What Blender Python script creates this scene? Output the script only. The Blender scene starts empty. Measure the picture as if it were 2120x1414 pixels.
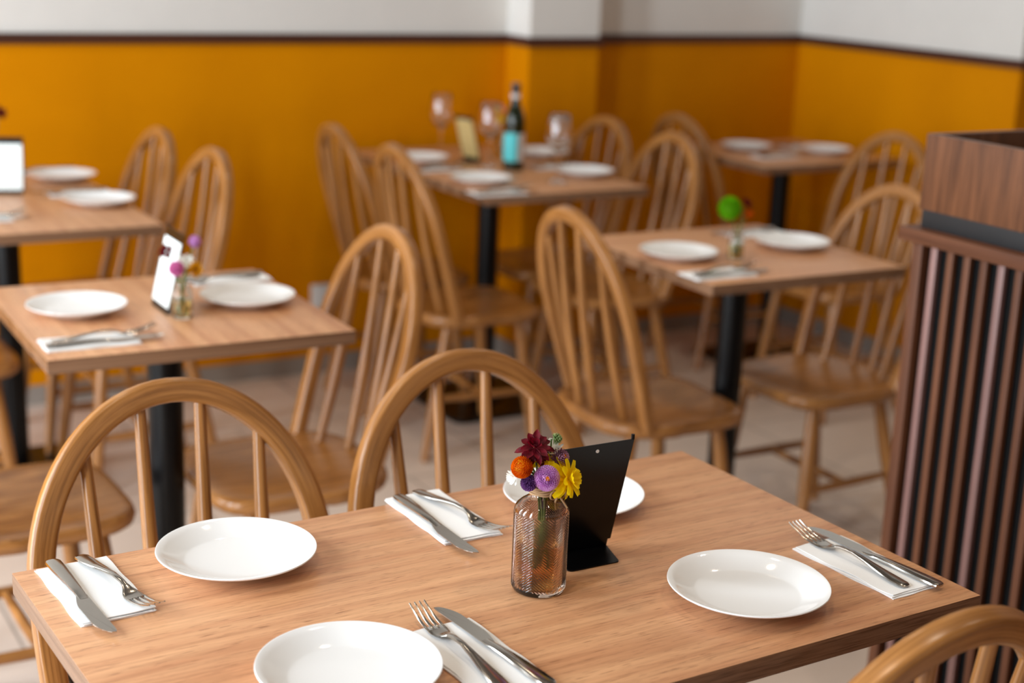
import bpy, bmesh, math, random
from mathutils import Vector, Matrix
random.seed(7)
PI = math.pi
SC = bpy.context.scene
COL = SC.collection

# ------------------------------------------------------------------ camera
cd = bpy.data.cameras.new('camera')
cam = bpy.data.objects.new('camera', cd); COL.objects.link(cam)
_r = Vector((0.86647946, -0.49776004, 0.03805632))
_d = Vector((-0.09800051, -0.24435303, -0.96472146))
_f = Vector((0.48949897, 0.83218179, -0.26050762))
mw = Matrix.Identity(4)
for i in range(3):
    mw[i][0] = _r[i]; mw[i][1] = -_d[i]; mw[i][2] = -_f[i]
mw[2][3] = 1.49408
cam.matrix_world = mw
cd.sensor_width = 36; cd.lens = 36 * 3116 / 2120
cd.clip_start = 0.05; cd.clip_end = 60
cd.dof.use_dof = True; cd.dof.focus_distance = 1.70; cd.dof.aperture_fstop = 3.1
cd.dof.aperture_blades = 0
SC.camera = cam

# ------------------------------------------------------------------ light and exposure
SC.view_settings.view_transform = 'Standard'
SC.view_settings.look = 'None'
SC.view_settings.gamma = 1
SC.view_settings.use_curve_mapping = False
SC.view_settings.exposure = 0.0
SC.cycles.use_denoising = True
SC.cycles.max_bounces = 10
SC.cycles.diffuse_bounces = 5
SC.cycles.glossy_bounces = 4
SC.cycles.transmission_bounces = 10
SC.cycles.sample_clamp_indirect = 6

w = bpy.data.worlds.new('world'); SC.world = w; w.use_nodes = True
bg = w.node_tree.nodes['Background']
bg.inputs[0].default_value = (0.75, 0.85, 1.0, 1); bg.inputs[1].default_value = 1.0

WIN_X = -1.90
WINDOWS = [(0.45, 0.95), (1.95, 2.50), (3.45, 4.00)]   # bays of the window wall, y ranges
WIN_Z = (0.14, 2.85)
WIN_POWER = [102, 102, 96]
def area(name, loc, sx, sy, rot, power, color):
    l = bpy.data.lights.new(name, 'AREA'); l.shape = 'RECTANGLE'; l.size = sx; l.size_y = sy
    l.energy = power; l.color = color
    o = bpy.data.objects.new(name, l); COL.objects.link(o); o.location = loc; o.rotation_euler = rot
    return o
for k, (a, b) in enumerate(WINDOWS):
    area('window_daylight', (WIN_X + 0.03, (a + b) / 2, sum(WIN_Z) / 2), WIN_Z[1] - WIN_Z[0] - .1, b - a - .1,
         (0, -PI / 2, 0), WIN_POWER[k], (0.82, 0.92, 1.0))
def lamp(loc, power):                         # warm ceiling downlight
    l = bpy.data.lights.new('ceiling_downlight', 'SPOT'); l.energy = power; l.color = (1, .83, .64); l.shadow_soft_size = .05
    l.spot_size = math.radians(112); l.spot_blend = .8
    o = bpy.data.objects.new('ceiling_downlight', l); COL.objects.link(o); o.location = loc
for x in (.15, 1.45, 2.75):
    for y, e in ((.9, 25), (2.3, 23), (3.5, 17)): lamp((x, y, 3.0), e)

# ------------------------------------------------------------------ helpers
def lin(r, g, b):
    f = lambda c: (c / 255) / 12.92 if c <= 10 else (((c / 255) + .055) / 1.055) ** 2.4
    return (f(r), f(g), f(b), 1)

class NT:
    """tiny node helper around one material"""
    def __init__(self, name):
        self.m = bpy.data.materials.new(name); self.m.use_nodes = True
        self.t = self.m.node_tree; self.b = self.t.nodes['Principled BSDF']
    def n(self, kind, **kw):
        o = self.t.nodes.new(kind)
        for k, v in kw.items(): setattr(o, k, v)
        return o
    def l(self, a, b): self.t.links.new(a, b)
    def set(self, **kw):
        for k, v in kw.items(): self.b.inputs[k.replace('_', ' ')].default_value = v
        return self
    def mapped(self, out='UV', scale=(1, 1, 1), rnd=True):
        tc = self.n('ShaderNodeTexCoord'); mp = self.n('ShaderNodeMapping'); mp.inputs['Scale'].default_value = scale
        src = tc.outputs[out]
        if rnd:
            oi = self.n('ShaderNodeObjectInfo'); ad = self.n('ShaderNodeVectorMath', operation='ADD'); sc_ = self.n('ShaderNodeMath', operation='MULTIPLY')
            sc_.inputs[1].default_value = 37.0
            self.l(oi.outputs['Random'], sc_.inputs[0]); self.l(src, ad.inputs[0]); self.l(sc_.outputs[0], ad.inputs[1]); src = ad.outputs[0]
        self.l(src, mp.inputs['Vector']); return mp.outputs[0]
    def noise(self, vec, scale=1, detail=4, rough=.55, dist=0):
        nz = self.n('ShaderNodeTexNoise'); nz.inputs['Scale'].default_value = scale; nz.inputs['Detail'].default_value = detail
        nz.inputs['Roughness'].default_value = rough; nz.inputs['Distortion'].default_value = dist
        if vec is not None: self.l(vec, nz.inputs['Vector'])
        return nz.outputs[0]
    def ramp(self, fac, stops):
        r = self.n('ShaderNodeValToRGB'); e = r.color_ramp.elements
        while len(e) < len(stops): e.new(.5)
        for q, (p, c) in zip(e, stops): q.position = p; q.color = c
        self.l(fac, r.inputs[0]); return r.outputs[0]
    def mix(self, fac, a, b, blend='MIX'):
        x = self.n('ShaderNodeMix', data_type='RGBA', blend_type=blend)
        for s, v in ((x.inputs[0], fac), (x.inputs[6], a), (x.inputs[7], b)):
            if hasattr(v, 'links'): self.l(v, s)
            else: s.default_value = v
        return x.outputs[2]
    def bump(self, h, strength=.1, dist=.001):
        b = self.n('ShaderNodeBump'); b.inputs['Strength'].default_value = strength; b.inputs['Distance'].default_value = dist
        self.l(h, b.inputs['Height']); self.l(b.outputs[0], self.b.inputs['Normal'])

def plain(name, rgb, rough=.5, spec=.5, metal=0., mottled=.04):
    t = NT(name); t.set(Roughness=rough, Metallic=metal); t.b.inputs['Specular IOR Level'].default_value = spec
    nz = t.noise(t.mapped('Object', (9, 9, 9), False), 1, 3)
    c2 = tuple(max(0, v * (1 - mottled * 4)) for v in rgb[:3]) + (1,)
    t.l(t.ramp(nz, [(.3, c2), (.62, rgb)]), t.b.inputs['Base Color'])
    return t.m

def wood(name, lo, hi, su=3, sv=34, fine=.35, rough=.38, dist=.8, pores=(5, 260), bump=.06, cath=0.):
    """oak like grain: UV u runs along the grain, both in metres"""
    t = NT(name); t.set(Roughness=rough)
    v = t.mapped('UV', (su, sv, 1)); a = t.noise(v, 1, 5, .6, dist)
    if cath:
        v3 = t.mapped('UV', (1.1, 7, 1)); wv = t.n('ShaderNodeTexWave', wave_type='BANDS', bands_direction='Y')
        wv.inputs['Scale'].default_value = 1.4; wv.inputs['Distortion'].default_value = 9; wv.inputs['Detail'].default_value = 3; wv.inputs['Detail Scale'].default_value = .6
        t.l(v3, wv.inputs['Vector'])
        mm = t.n('ShaderNodeMix', data_type='FLOAT'); mm.inputs[0].default_value = cath
        t.l(a, mm.inputs[2]); t.l(wv.outputs['Fac'], mm.inputs[3]); a = mm.outputs[0]
    c = t.ramp(a, [(.28, lo), (.72, hi)])
    p = t.noise(t.mapped('UV', (pores[0], pores[1], 1)), 1, 3, .6)
    pr = t.ramp(p, [(.36, (1 - fine, 1 - fine * 1.15, 1 - fine * 1.3, 1)), (.54, (1, 1, 1, 1)), (.75, (1 + fine * .15,) * 3 + (1,))])
    c = t.mix(1.0, c, pr, 'MULTIPLY')
    t.l(c, t.b.inputs['Base Color']); t.bump(p, bump, .0006)
    return t.m

def glass(name, col, rough=0.0, ior=1.47):
    t = NT(name); t.set(Roughness=rough, IOR=ior); t.b.inputs['Transmission Weight'].default_value = 1
    t.b.inputs['Base Color'].default_value = col
    return t.m

class MB:
    """mesh builder: verts, faces, uv per loop, material index"""
    def __init__(self): self.v = []; self.f = []; self.uv = []; self.mi = []
    def add(self, vs, fs, uvs=None, mi=0):
        o = len(self.v); self.v += [tuple(p) for p in vs]
        for k, f in enumerate(fs):
            self.f.append(tuple(i + o for i in f)); self.mi.append(mi)
            self.uv.append(list(uvs[k]) if uvs else [(vs[i][0], vs[i][1]) for i in f])
        return self
    def box(self, x0, x1, y0, y1, z0, z1, bev=0., along='x', mi=0, seg=2):
        bm = bmesh.new(); bmesh.ops.create_cube(bm, size=1)
        for q in bm.verts: q.co = Vector(((x0 + x1) / 2 + q.co.x * (x1 - x0), (y0 + y1) / 2 + q.co.y * (y1 - y0), (z0 + z1) / 2 + q.co.z * (z1 - z0)))
        if bev: bmesh.ops.bevel(bm, geom=bm.edges[:], offset=bev, segments=seg, affect='EDGES', profile=.6)
        ax = 'xyz'.index(along); ot = [i for i in range(3) if i != ax]
        bm.normal_update(); bm.verts.index_update()
        vs = [tuple(q.co) for q in bm.verts]; fs = []; uvs = []
        for f in bm.faces:
            n = [abs(c) for c in f.normal]; k = ot[0] if n[ot[0]] < n[ot[1]] else ot[1]
            fs.append([q.index for q in f.verts])
            if n[ax] > .8: uvs.append([(q.co[ot[0]] * .2, q.co[ot[1]]) for q in f.verts])
            else: uvs.append([(q.co[ax], q.co[k] + (.37 if k == ot[1] else 0)) for q in f.verts])
        bm.free(); return self.add(vs, fs, uvs, mi)
    def sweep(self, pts, secs, nrm, cap=True, mi=0):
        """pts path, secs list of (half a, half b) or section polygons [(a,b)..]; a along nrm x tangent, b along nrm"""
        P = [Vector(p) for p in pts]; n = len(P); rings = []; L = 0; Ls = []
        for i in range(n):
            if i: L += (P[i] - P[i - 1]).length
            Ls.append(L)
            T = (P[min(i + 1, n - 1)] - P[max(i - 1, 0)]).normalized()
            N = Vector(nrm[i] if isinstance(nrm, list) else nrm); N = (N - T * N.dot(T)).normalized(); B = N.cross(T)
            rings.append([P[i] + B * a + N * b for a, b in secs[i]])
        m = len(rings[0]); vs = [q for r in rings for q in r]; fs = []; uvs = []
        per = [0]
        for j in range(m): per.append(per[-1] + (rings[n // 2][(j + 1) % m] - rings[n // 2][j]).length)
        for i in range(n - 1):
            for j in range(m):
                k = (j + 1) % m
                fs.append((i * m + j, i * m + k, (i + 1) * m + k, (i + 1) * m + j))
                uvs.append([(Ls[i], per[j]), (Ls[i], per[j + 1]), (Ls[i + 1], per[j + 1]), (Ls[i + 1], per[j])])
        if cap:
            fs.append(tuple(range(m - 1, -1, -1))); uvs.append([(0, per[j] * .5) for j in range(m - 1, -1, -1)])
            fs.append(tuple((n - 1) * m + j for j in range(m))); uvs.append([(L, per[j] * .5) for j in range(m)])
        return self.add(vs, fs, uvs, mi)
    def tube(self, pts, radii, m=12, nrm=None, mi=0):
        secs = [[(r * math.cos(2 * PI * j / m), r * math.sin(2 * PI * j / m)) for j in range(m)] for r in radii]
        if nrm is None:
            T = Vector(pts[-1]) - Vector(pts[0]); nrm = (1, 0, 0) if abs(T.normalized().x) < .8 else (0, 1, 0)
        return self.sweep(pts, secs, nrm, True, mi)
    def lathe(self, prof, m=48, cx=0, cy=0, mi=0, closed=False):
        vs = []; fs = []; uvs = []; n = len(prof)
        for i, (r, z) in enumerate(prof):
            for j in range(m):
                a = 2 * PI * j / m; vs.append((cx + r * math.cos(a), cy + r * math.sin(a), z))
        for i in range(n if closed else n - 1):
            i2 = (i + 1) % n
            for j in range(m):
                k = (j + 1) % m; fs.append((i * m + j, i * m + k, i2 * m + k, i2 * m + j)); uvs.append([(j / m, i), ((j + 1) / m, i), ((j + 1) / m, i + 1), (j / m, i + 1)])
        return self.add(vs, fs, uvs, mi)
    def prism(self, poly, z0, z1, mi=0):
        n = len(poly); vs = [(x, y, z0) for x, y in poly] + [(x, y, z1) for x, y in poly]
        fs = [tuple(range(n - 1, -1, -1)), tuple(range(n, 2 * n))] + [(i, (i + 1) % n, n + (i + 1) % n, n + i) for i in range(n)]
        return self.add(vs, fs, None, mi)
    def mesh(self, name, mats, smooth=True, weld=True):
        me = bpy.data.meshes.new(name); me.from_pydata(self.v, [], self.f)
        ul = me.uv_layers.new(name='UVMap'); k = 0
        for f in self.uv:
            for c in f: ul.data[k].uv = c; k += 1
        for m in (mats if isinstance(mats, (list, tuple)) else [mats]): me.materials.append(m)
        for p, i in zip(me.polygons, self.mi): p.material_index = i
        bm = bmesh.new(); bm.from_mesh(me)
        if weld: bmesh.ops.remove_doubles(bm, verts=bm.verts, dist=1e-6)
        bmesh.ops.recalc_face_normals(bm, faces=bm.faces)
        for e in bm.edges:
            e.smooth = len(e.link_faces) == 2 and e.calc_face_angle(0) < .7
        for f in bm.faces: f.smooth = smooth
        bm.to_mesh(me); bm.free(); return me
    def obj(self, name, mats, parent=None, smooth=True, weld=True):
        o = bpy.data.objects.new(name, self.mesh(name, mats, smooth, weld)); COL.objects.link(o)
        if parent: o.parent = parent
        return o

def thing(name, label, cat, loc=(0, 0, 0), rz=0, group=None):
    o = bpy.data.objects.new(name, None); COL.objects.link(o); o.location = loc; o.rotation_euler = (0, 0, rz); o.empty_display_size = .05
    return tag(o, label, cat, group)
def tag(o, label, cat, group=None):
    o['label'] = label; o['category'] = cat
    if group: o['group'] = group
    return o
def struct(o): o['kind'] = 'structure'; return o
def dup(root, loc, rz, label, group=None):
    r = root.copy(); COL.objects.link(r); r.location = loc; r.rotation_euler = (0, 0, rz); r['label'] = label
    if group: r['group'] = group
    for ch in list(root.children):
        c = ch.copy(); COL.objects.link(c); c.parent = r
        for g in list(ch.children):
            d = g.copy(); COL.objects.link(d); d.parent = c
    return r
def lerp(a, b, t): return a + (b - a) * t

# ------------------------------------------------------------------ materials
M_oak = wood('oak_chair', lin(138, 89, 42), lin(178, 122, 66), 6, 60, .32, .27, .9, (6, 300), .05)
def top_mat():
    t = NT('oak_laminate'); t.set(Roughness=.36)
    broad = t.noise(t.mapped('UV', (1.3, 9, 1)), 1, 4, .55, 1.4)
    v3 = t.mapped('UV', (.9, 5.5, 1)); wv = t.n('ShaderNodeTexWave', wave_type='BANDS', bands_direction='Y')
    for k, x in (('Scale', 1.5), ('Distortion', 11), ('Detail', 3), ('Detail Scale', .7)): wv.inputs[k].default_value = x
    t.l(v3, wv.inputs['Vector'])
    c = t.ramp(broad, [(.28, lin(188, 130, 90)), (.72, lin(220, 167, 122))])
    c = t.mix(.22, c, t.ramp(wv.outputs['Fac'], [(.1, lin(178, 116, 78)), (.8, lin(220, 168, 124))]))
    streak = t.noise(t.mapped('UV', (5, 190, 1)), 1, 4, .7, .4)
    c = t.mix(1.0, c, t.ramp(streak, [(.28, (.76, .72, .68, 1)), (.48, (1, 1, 1, 1)), (.70, (1.13, 1.15, 1.17, 1))]), 'MULTIPLY')
    pores = t.noise(t.mapped('UV', (34, 640, 1)), 1, 2, .5)
    c = t.mix(1.0, c, t.ramp(pores, [(.30, (.52, .45, .40, 1)), (.39, (1, 1, 1, 1)), (.66, (1, 1, 1, 1)), (.76, (1.16, 1.18, 1.2, 1))]), 'MULTIPLY')
    t.l(c, t.b.inputs['Base Color']); t.bump(pores, .08, .0005); return t.m
M_top = top_mat()
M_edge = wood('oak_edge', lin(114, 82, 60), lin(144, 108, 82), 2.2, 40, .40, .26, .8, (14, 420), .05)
M_walnut = wood('walnut', lin(72, 43, 27), lin(116, 73, 46), 2.4, 26, .30, .42, 1.2, (7, 300), .05)
M_slat = wood('walnut_slat', lin(80, 46, 29), lin(108, 66, 42), 2.2, 30, .22, .5, .8, (7, 300), .04)
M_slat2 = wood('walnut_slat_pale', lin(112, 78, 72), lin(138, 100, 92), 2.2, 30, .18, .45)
M_slat.node_tree.nodes['Principled BSDF'].inputs['Specular IOR Level'].default_value = .22
M_walnut.node_tree.nodes['Principled BSDF'].inputs['Specular IOR Level'].default_value = .3
M_rail = wood('dark_rail', lin(58, 28, 12), lin(84, 42, 20), 2.2, 30, .2, .45)
M_black = plain('black_metal', lin(6, 6, 7), .28, .25)
M_felt = plain('black_felt', lin(9, 9, 9), .85, .2)
M_seal = plain('black_strip', lin(20, 21, 23), .5, .4)
M_plate = plain('white_porcelain', lin(244, 244, 244), .07, .5, 0, .002)
M_steel = NT('steel').set(Roughness=.16, Metallic=1.0); M_steel.b.inputs['Base Color'].default_value = lin(188, 182, 174)
_sv = M_steel.noise(M_steel.mapped('UV', (30, 900, 1)), 1, 2); M_steel.bump(_sv, .02, .0002); M_steel = M_steel.m
M_upper = plain('white_paint', lin(222, 217, 210), .8, .2, 0, .006)
M_yellow = NT('yellow_paint').set(Roughness=.55); M_yellow.b.inputs['Specular IOR Level'].default_value = .06
M_yellow.l(M_yellow.ramp(M_yellow.noise(M_yellow.mapped('Object', (3, 3, 3), False), 1, 4), [(.3, lin(203, 125, 0)), (.7, lin(211, 132, 0))]), M_yellow.b.inputs['Base Color'])
M_yellow = M_yellow.m
M_skirt = plain('skirting_tile', lin(150, 140, 130), .4)
M_ceil = plain('ceiling_paint', lin(96, 92, 88), .9, .1, 0, .004)
M_frame = plain('window_frame', lin(60, 58, 55), .5)
M_pane = glass('window_glass', (1, 1, 1, 1), 0, 1.1)
M_socket = plain('white_plastic', lin(225, 225, 222), .4)
M_stem = plain('green_stem', lin(86, 112, 52), .6)
M_leafg = plain('green_leaf', lin(96, 120, 62), .6)
M_twine = plain('jute_twine', lin(176, 140, 104), .9, .1, 0, .08)
M_page = None
def floor_mat():
    t = NT('floor_tile'); t.set(Roughness=.42)
    v = t.mapped('Object', (1, 1, 1), False)
    br = t.n('ShaderNodeTexBrick'); br.offset = .5; br.offset_frequency = 2
    for k, x in (('Scale', 1), ('Mortar Size', .004), ('Mortar Smooth', .2), ('Bias', 0), ('Brick Width', .6), ('Row Height', .6)): br.inputs[k].default_value = x
    br.inputs['Color1'].default_value = lin(217, 200, 186); br.inputs['Color2'].default_value = lin(211, 194, 180); br.inputs['Mortar'].default_value = lin(160, 148, 138)
    t.l(v, br.inputs['Vector'])
    nz = t.noise(t.mapped('Object', (3, 14, 1), False), 1, 5, .6)
    c = t.mix(1.0, br.outputs['Color'], t.ramp(nz, [(.3, (.93, .92, .91, 1)), (.7, (1, 1, 1, 1))]), 'MULTIPLY')
    t.l(c, t.b.inputs['Base Color']); return t.m
def napkin_mat():
    t = NT('paper_napkin'); t.set(Roughness=.9, Base_Color=lin(243, 243, 243)); t.b.inputs['Specular IOR Level'].default_value = .15
    wv = t.n('ShaderNodeTexWave', wave_type='BANDS', bands_direction='X'); wv.inputs['Scale'].default_value = 260; wv.inputs['Distortion'].default_value = 1.5
    t.l(t.mapped('Object', (1, 1, 1), False), wv.inputs['Vector']); t.bump(wv.outputs['Fac'], .25, .0004); return t.m
M_nap = napkin_mat()
def page_mat(name, paper, ink):
    """printed menu sheet: rows of illegibly small print"""
    t = NT(name); t.set(Roughness=.5)
    v = t.mapped('UV', (1, 1, 1), False)
    wv = t.n('ShaderNodeTexWave', wave_type='BANDS', bands_direction='Y'); wv.inputs['Scale'].default_value = 46; t.l(v, wv.inputs['Vector'])
    nz = t.noise(t.mapped('UV', (420, 110, 1), False), 1, 2)
    ml = t.n('ShaderNodeMath', operation='MULTIPLY'); t.l(wv.outputs['Fac'], ml.inputs[0]); t.l(nz, ml.inputs[1])
    t.l(t.ramp(ml.outputs[0], [(.42, paper), (.56, ink)]), t.b.inputs['Base Color']); return t.m
M_page = page_mat('menu_paper', lin(244, 250, 248), lin(196, 214, 208))
M_tan = page_mat('menu_tan', lin(196, 170, 112), lin(150, 124, 74))  # tan with darker rows, for both faces of one holder

# ------------------------------------------------------------------ room
YB, XR, YR, ZC = 4.68, 4.016, 3.553, 3.10
XFAR, YF = 6.4, -2.6
ZR0, ZR1 = 1.125, 1.158
def wall(name, P0, P1, z0=0, z1=ZC, zs=ZR0 + .012, th=.12, side=1):
    """vertical wall from P0 to P1 painted yellow below the rail and white above; thickness away from the room"""
    d = Vector((P1[0] - P0[0], P1[1] - P0[1], 0)).normalized(); n = Vector((d.y, -d.x, 0)) * (th * side)
    m = MB()
    for (a, b, mi) in ((z0, zs, 0), (zs, z1, 1)):
        c = [Vector((P0[0], P0[1], 0)), Vector((P1[0], P1[1], 0)), Vector((P1[0], P1[1], 0)) + n, Vector((P0[0], P0[1], 0)) + n]
        vs = [(q.x, q.y, a) for q in c] + [(q.x, q.y, b) for q in c]
        m.add(vs, [(0, 1, 5, 4), (1, 2, 6, 5), (2, 3, 7, 6), (3, 0, 4, 7), (0, 3, 2, 1), (4, 5, 6, 7)], None, mi)
    return struct(m.obj(name, [M_yellow, M_upper], None, False, False))
struct(MB().box(WIN_X - .3, XFAR + .2, YF - .2, YB + .2, -.06, 0).obj('floor', floor_mat(), None, False))
struct(MB().box(WIN_X - .3, XFAR + .2, YF - .2, YB + .2, ZC, ZC + .06).obj('ceiling', M_ceil, None, False))
wall('wall_back', (WIN_X, YB), (XR, YB), side=-1)
wall('wall_right', (XR, YB), (XR, YR), side=-1)
wall('wall_right_return', (XR + .12, YR), (XFAR, YR), side=-1)
wall('wall_far_right', (XFAR, YR), (XFAR, YF), side=-1)
wall('wall_front', (XFAR, YF), (WIN_X, YF), side=-1)
# pillar in front of the back wall
PX0, PX1, PY = 2.684, 2.966, 4.522
m = MB()
for a, b, mi in ((0, ZR0 + .012, 0), (ZR0 + .012, ZC, 1)): m.box(PX0, PX1, PY, YB, a, b, 0, 'z', mi)
struct(m.obj('wall_pillar', [M_yellow, M_upper], None, False, False))
# window wall on the left: piers, sill wall and head, then framed windows
m = MB(); zs0, zs1 = WIN_Z
m.box(WIN_X - .12, WIN_X, YF, YB, 0, zs0, 0, 'y'); m.box(WIN_X - .12, WIN_X, YF, YB, zs1, ZC, 0, 'y')
ys = [YF] + [q for ab in WINDOWS for q in ab] + [YB]
for k in range(0, len(ys), 2): m.box(WIN_X - .12, WIN_X, ys[k], ys[k + 1], zs0, zs1, 0, 'z')
struct(m.obj('wall_left', M_upper, None, False, False))
for k, (a, b) in enumerate(WINDOWS):
    m = MB(); x0, x1 = WIN_X - .09, WIN_X - .03
    m.box(x0, x1, a, b, zs0, zs0 + .05); m.box(x0, x1, a, b, zs1 - .05, zs1)
    for yy in (a, (a + b) / 2 - .02, b - .04): m.box(x0, x1, yy, yy + .04, zs0, zs1)
    fr = struct(m.obj('window_%d' % (k + 1), M_frame, None, False, False))
    MB().box(WIN_X - .066, WIN_X - .06, a + .03, b - .03, zs0 + .03, zs1 - .03).obj('pane', M_pane, fr, False)
# rails (dark wood) and skirting
def strip(name, P0, P1, z0, z1, th, mat):
    d = Vector((P1[0] - P0[0], P1[1] - P0[1], 0)); L = d.length; d.normalize(); n = Vector((-d.y, d.x, 0)) * th
    c = [Vector((P0[0], P0[1], 0)), Vector((P1[0], P1[1], 0))]; c += [c[1] + n, c[0] + n]
    vs = [(q.x, q.y, z0) for q in c] + [(q.x, q.y, z1) for q in c]
    u = [[(0, 0), (L, 0), (L, z1 - z0), (0, z1 - z0)]] * 6
    o = MB().add(vs, [(0, 1, 5, 4), (1, 2, 6, 5), (2, 3, 7, 6), (3, 0, 4, 7), (0, 3, 2, 1), (4, 5, 6, 7)], u).obj(name, mat, None, False)
    return struct(o)
T = .014
trims = [((PX0, YB), (WIN_X, YB)), ((PX0, PY), (PX0, YB)), ((PX1 + T, PY), (PX0 - T, PY)), ((PX1, YB), (PX1, PY)), ((XR, YB), (PX1, YB)), ((XR, YR), (XR, YB)), ((XFAR, YR), (XR - T, YR))]
for k, (a, b) in enumerate(trims):
    strip('trim_%d' % (k + 1), a, b, ZR0, ZR1, T, M_rail)
for nm, (a, b) in zip(('back_left', 'pillar_left', 'pillar_front', 'pillar_right', 'back_right', 'right', 'right_return'), trims):
    strip('baseboard_' + nm, a, b, 0, .062, .009, M_skirt)
# white socket low on the yellow wall
t = thing('wall_socket', 'small white socket box low on the yellow back wall', 'socket', (1.985, YB - .001, .272))
MB().box(-.042, .042, -.022, 0, -.042, .042, .005).obj('box', M_socket, t)
MB().box(-.03, .03, -.025, -.021, -.03, .03, .0015).obj('face_plate', M_socket, t)

# ------------------------------------------------------------------ chair
SEAT = .432
def rrect(a, b, r, k=4):
    o = []
    for cx, cy, s in ((a - r, b - r, 0), (-a + r, b - r, 1), (-a + r, -b + r, 2), (a - r, -b + r, 3)):
        for i in range(k + 1):
            q = (s + i / k) * PI / 2; o.append((cx + r * math.cos(q), cy + r * math.sin(q)))
    return o
BW, BZ, BT, BW0, REC = .191, .66, .894, .176, .133
def bow_point(s):
    t = abs(s); sg = -1 if s < 0 else 1
    if t > .5:
        k = (1 - t) / .5; z = SEAT - .012 + (BZ - SEAT + .012) * k; w_ = BW0 + (BW - BW0) * math.sin(k * PI / 2)
    else:
        ph = t / .5 * PI / 2; z = BZ + (BT - BZ) * math.cos(ph); w_ = BW * math.sin(ph)
    return Vector((sg * w_, -REC * (z - SEAT) / (BT - SEAT), z))
def bow_z_at(x):
    return BZ + (BT - BZ) * math.sqrt(max(0, 1 - (x / BW) ** 2))
def seat_mesh():
    # outline: rear arc, straight sides, rounded front
    pts = []
    def pw(x, e): return math.copysign(abs(x) ** e, x)
    N = 72
    for i in range(N):
        a = 2 * PI * i / N; c, s = math.cos(a), math.sin(a)
        if s >= 0:
            x = .19 * pw(c, .42); y = .10 + .205 * pw(s, .46)
        else:
            x = .198 * pw(c, .60); y = .10 + .185 * pw(s, .80)
        pts.append((x, y))
    m = MB(); rings = []
    prof = [(.0, None), (.25, None), (.5, None), (.75, None), (.9, 0), (.965, -.001), (.99, -.006), (1.0, -.014), (.985, -.026), (.94, -.034), (.8, -.036), (0, -.036)]
    cx, cy = 0, .1
    vs = []; fs = []; uvs = []
    for (k, dz) in prof:
        for (x, y) in pts:
            X = cx + (x - cx) * k; Y = cy + (y - cy) * k
            if dz is None:
                d = .011 * (1 - (k / .9) ** 2); z = SEAT - d * (1.15 - .9 * abs(X) / .2 * .2)
            else: z = SEAT + dz
            vs.append((X, Y, z))
    n = len(pts)
    for i in range(len(prof) - 1):
        for j in range(n):
            q = (i * n + j, i * n + (j + 1) % n, (i + 1) * n + (j + 1) % n, (i + 1) * n + j); fs.append(q)
            uvs.append([(vs[k][1], vs[k][0] + vs[k][2]) for k in q])
    m.add(vs, fs, uvs)
    return m
CH_N = 0
def make_chair(label, group):
    t = thing('bow_back_chair', label, 'chair', (0, 0, 0), 0, group)
    seat_mesh().obj('seat', M_oak, t)
    # bent bow
    P = [bow_point(-1 + 2 * i / 72) for i in range(73)]
    nr = Vector((0, BT - SEAT, REC)).normalized()
    MB().sweep(P, [rrect(.0165, .0140, .0075)] * 73, tuple(nr)).obj('bow', M_oak, t)
    for i, (xb, xt) in enumerate(((-.104, -.119), (-.035, -.041), (.035, .041), (.104, .119))):
        zt = bow_z_at(xt) - .008; yt = -REC * (zt - SEAT) / (BT - SEAT)
        yb = -.058 + .042 * (abs(xb) / .104) ** 2
        a = Vector((xb, yb, SEAT - .012)); b = Vector((xt, yt, zt)); pts = []; rr = []
        for k in range(13):
            q = k / 12; p = a.lerp(b, q); p.y -= .006 * math.sin(q * PI); pts.append(p); rr.append(lerp(.0085, .0118, math.sin(min(1, q / .42) * PI / 2)) if q < .42 else lerp(.0118, .0078, (q - .42) / .58))
        MB().tube(pts, rr, 12, (1, 0, 0)).obj('spindle', M_oak, t)
    legs = {}
    for sx in (-1, 1):
        for fr in (1, 0):
            a = Vector((sx * (.128 if fr else .118), .228 if fr else .0, SEAT - .03)); b = Vector((sx * (.166 if fr else .158), .272 if fr else -.085, 0)); pts = []; rr = []
            for k in range(15):
                q = k / 14; pts.append(a.lerp(b, q)); rr.append(lerp(.0140, .0178, math.sin(min(1, q / .45) * PI / 2)) if q < .45 else lerp(.0178, .0118, (q - .45) / .55))
            MB().tube(pts, rr, 14, (1, 0, 0)).obj('leg', M_oak, t); legs[sx, fr] = (a, b)
    mids = []
    for sx in (-1, 1):
        a = legs[sx, 1][0].lerp(legs[sx, 1][1], .55); b = legs[sx, 0][0].lerp(legs[sx, 0][1], .55)
        MB().tube([a.lerp(b, k / 8) for k in range(9)], [.0085 + .003 * math.sin(k / 8 * PI) for k in range(9)], 10, (0, 0, 1)).obj('stretcher', M_oak, t)
        mids.append(a.lerp(b, .48))
    MB().tube([mids[0].lerp(mids[1], k / 8) for k in range(9)], [.0085 + .0025 * math.sin(k / 8 * PI) for k in range(9)], 10, (0, 0, 1)).obj('stretcher', M_oak, t)
    return t
E_, W_, N_, S_ = -PI / 2, PI / 2, 0, PI       # facing +x, -x, +y, -y
GC = 'oak bow-back chairs around the tables'
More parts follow.
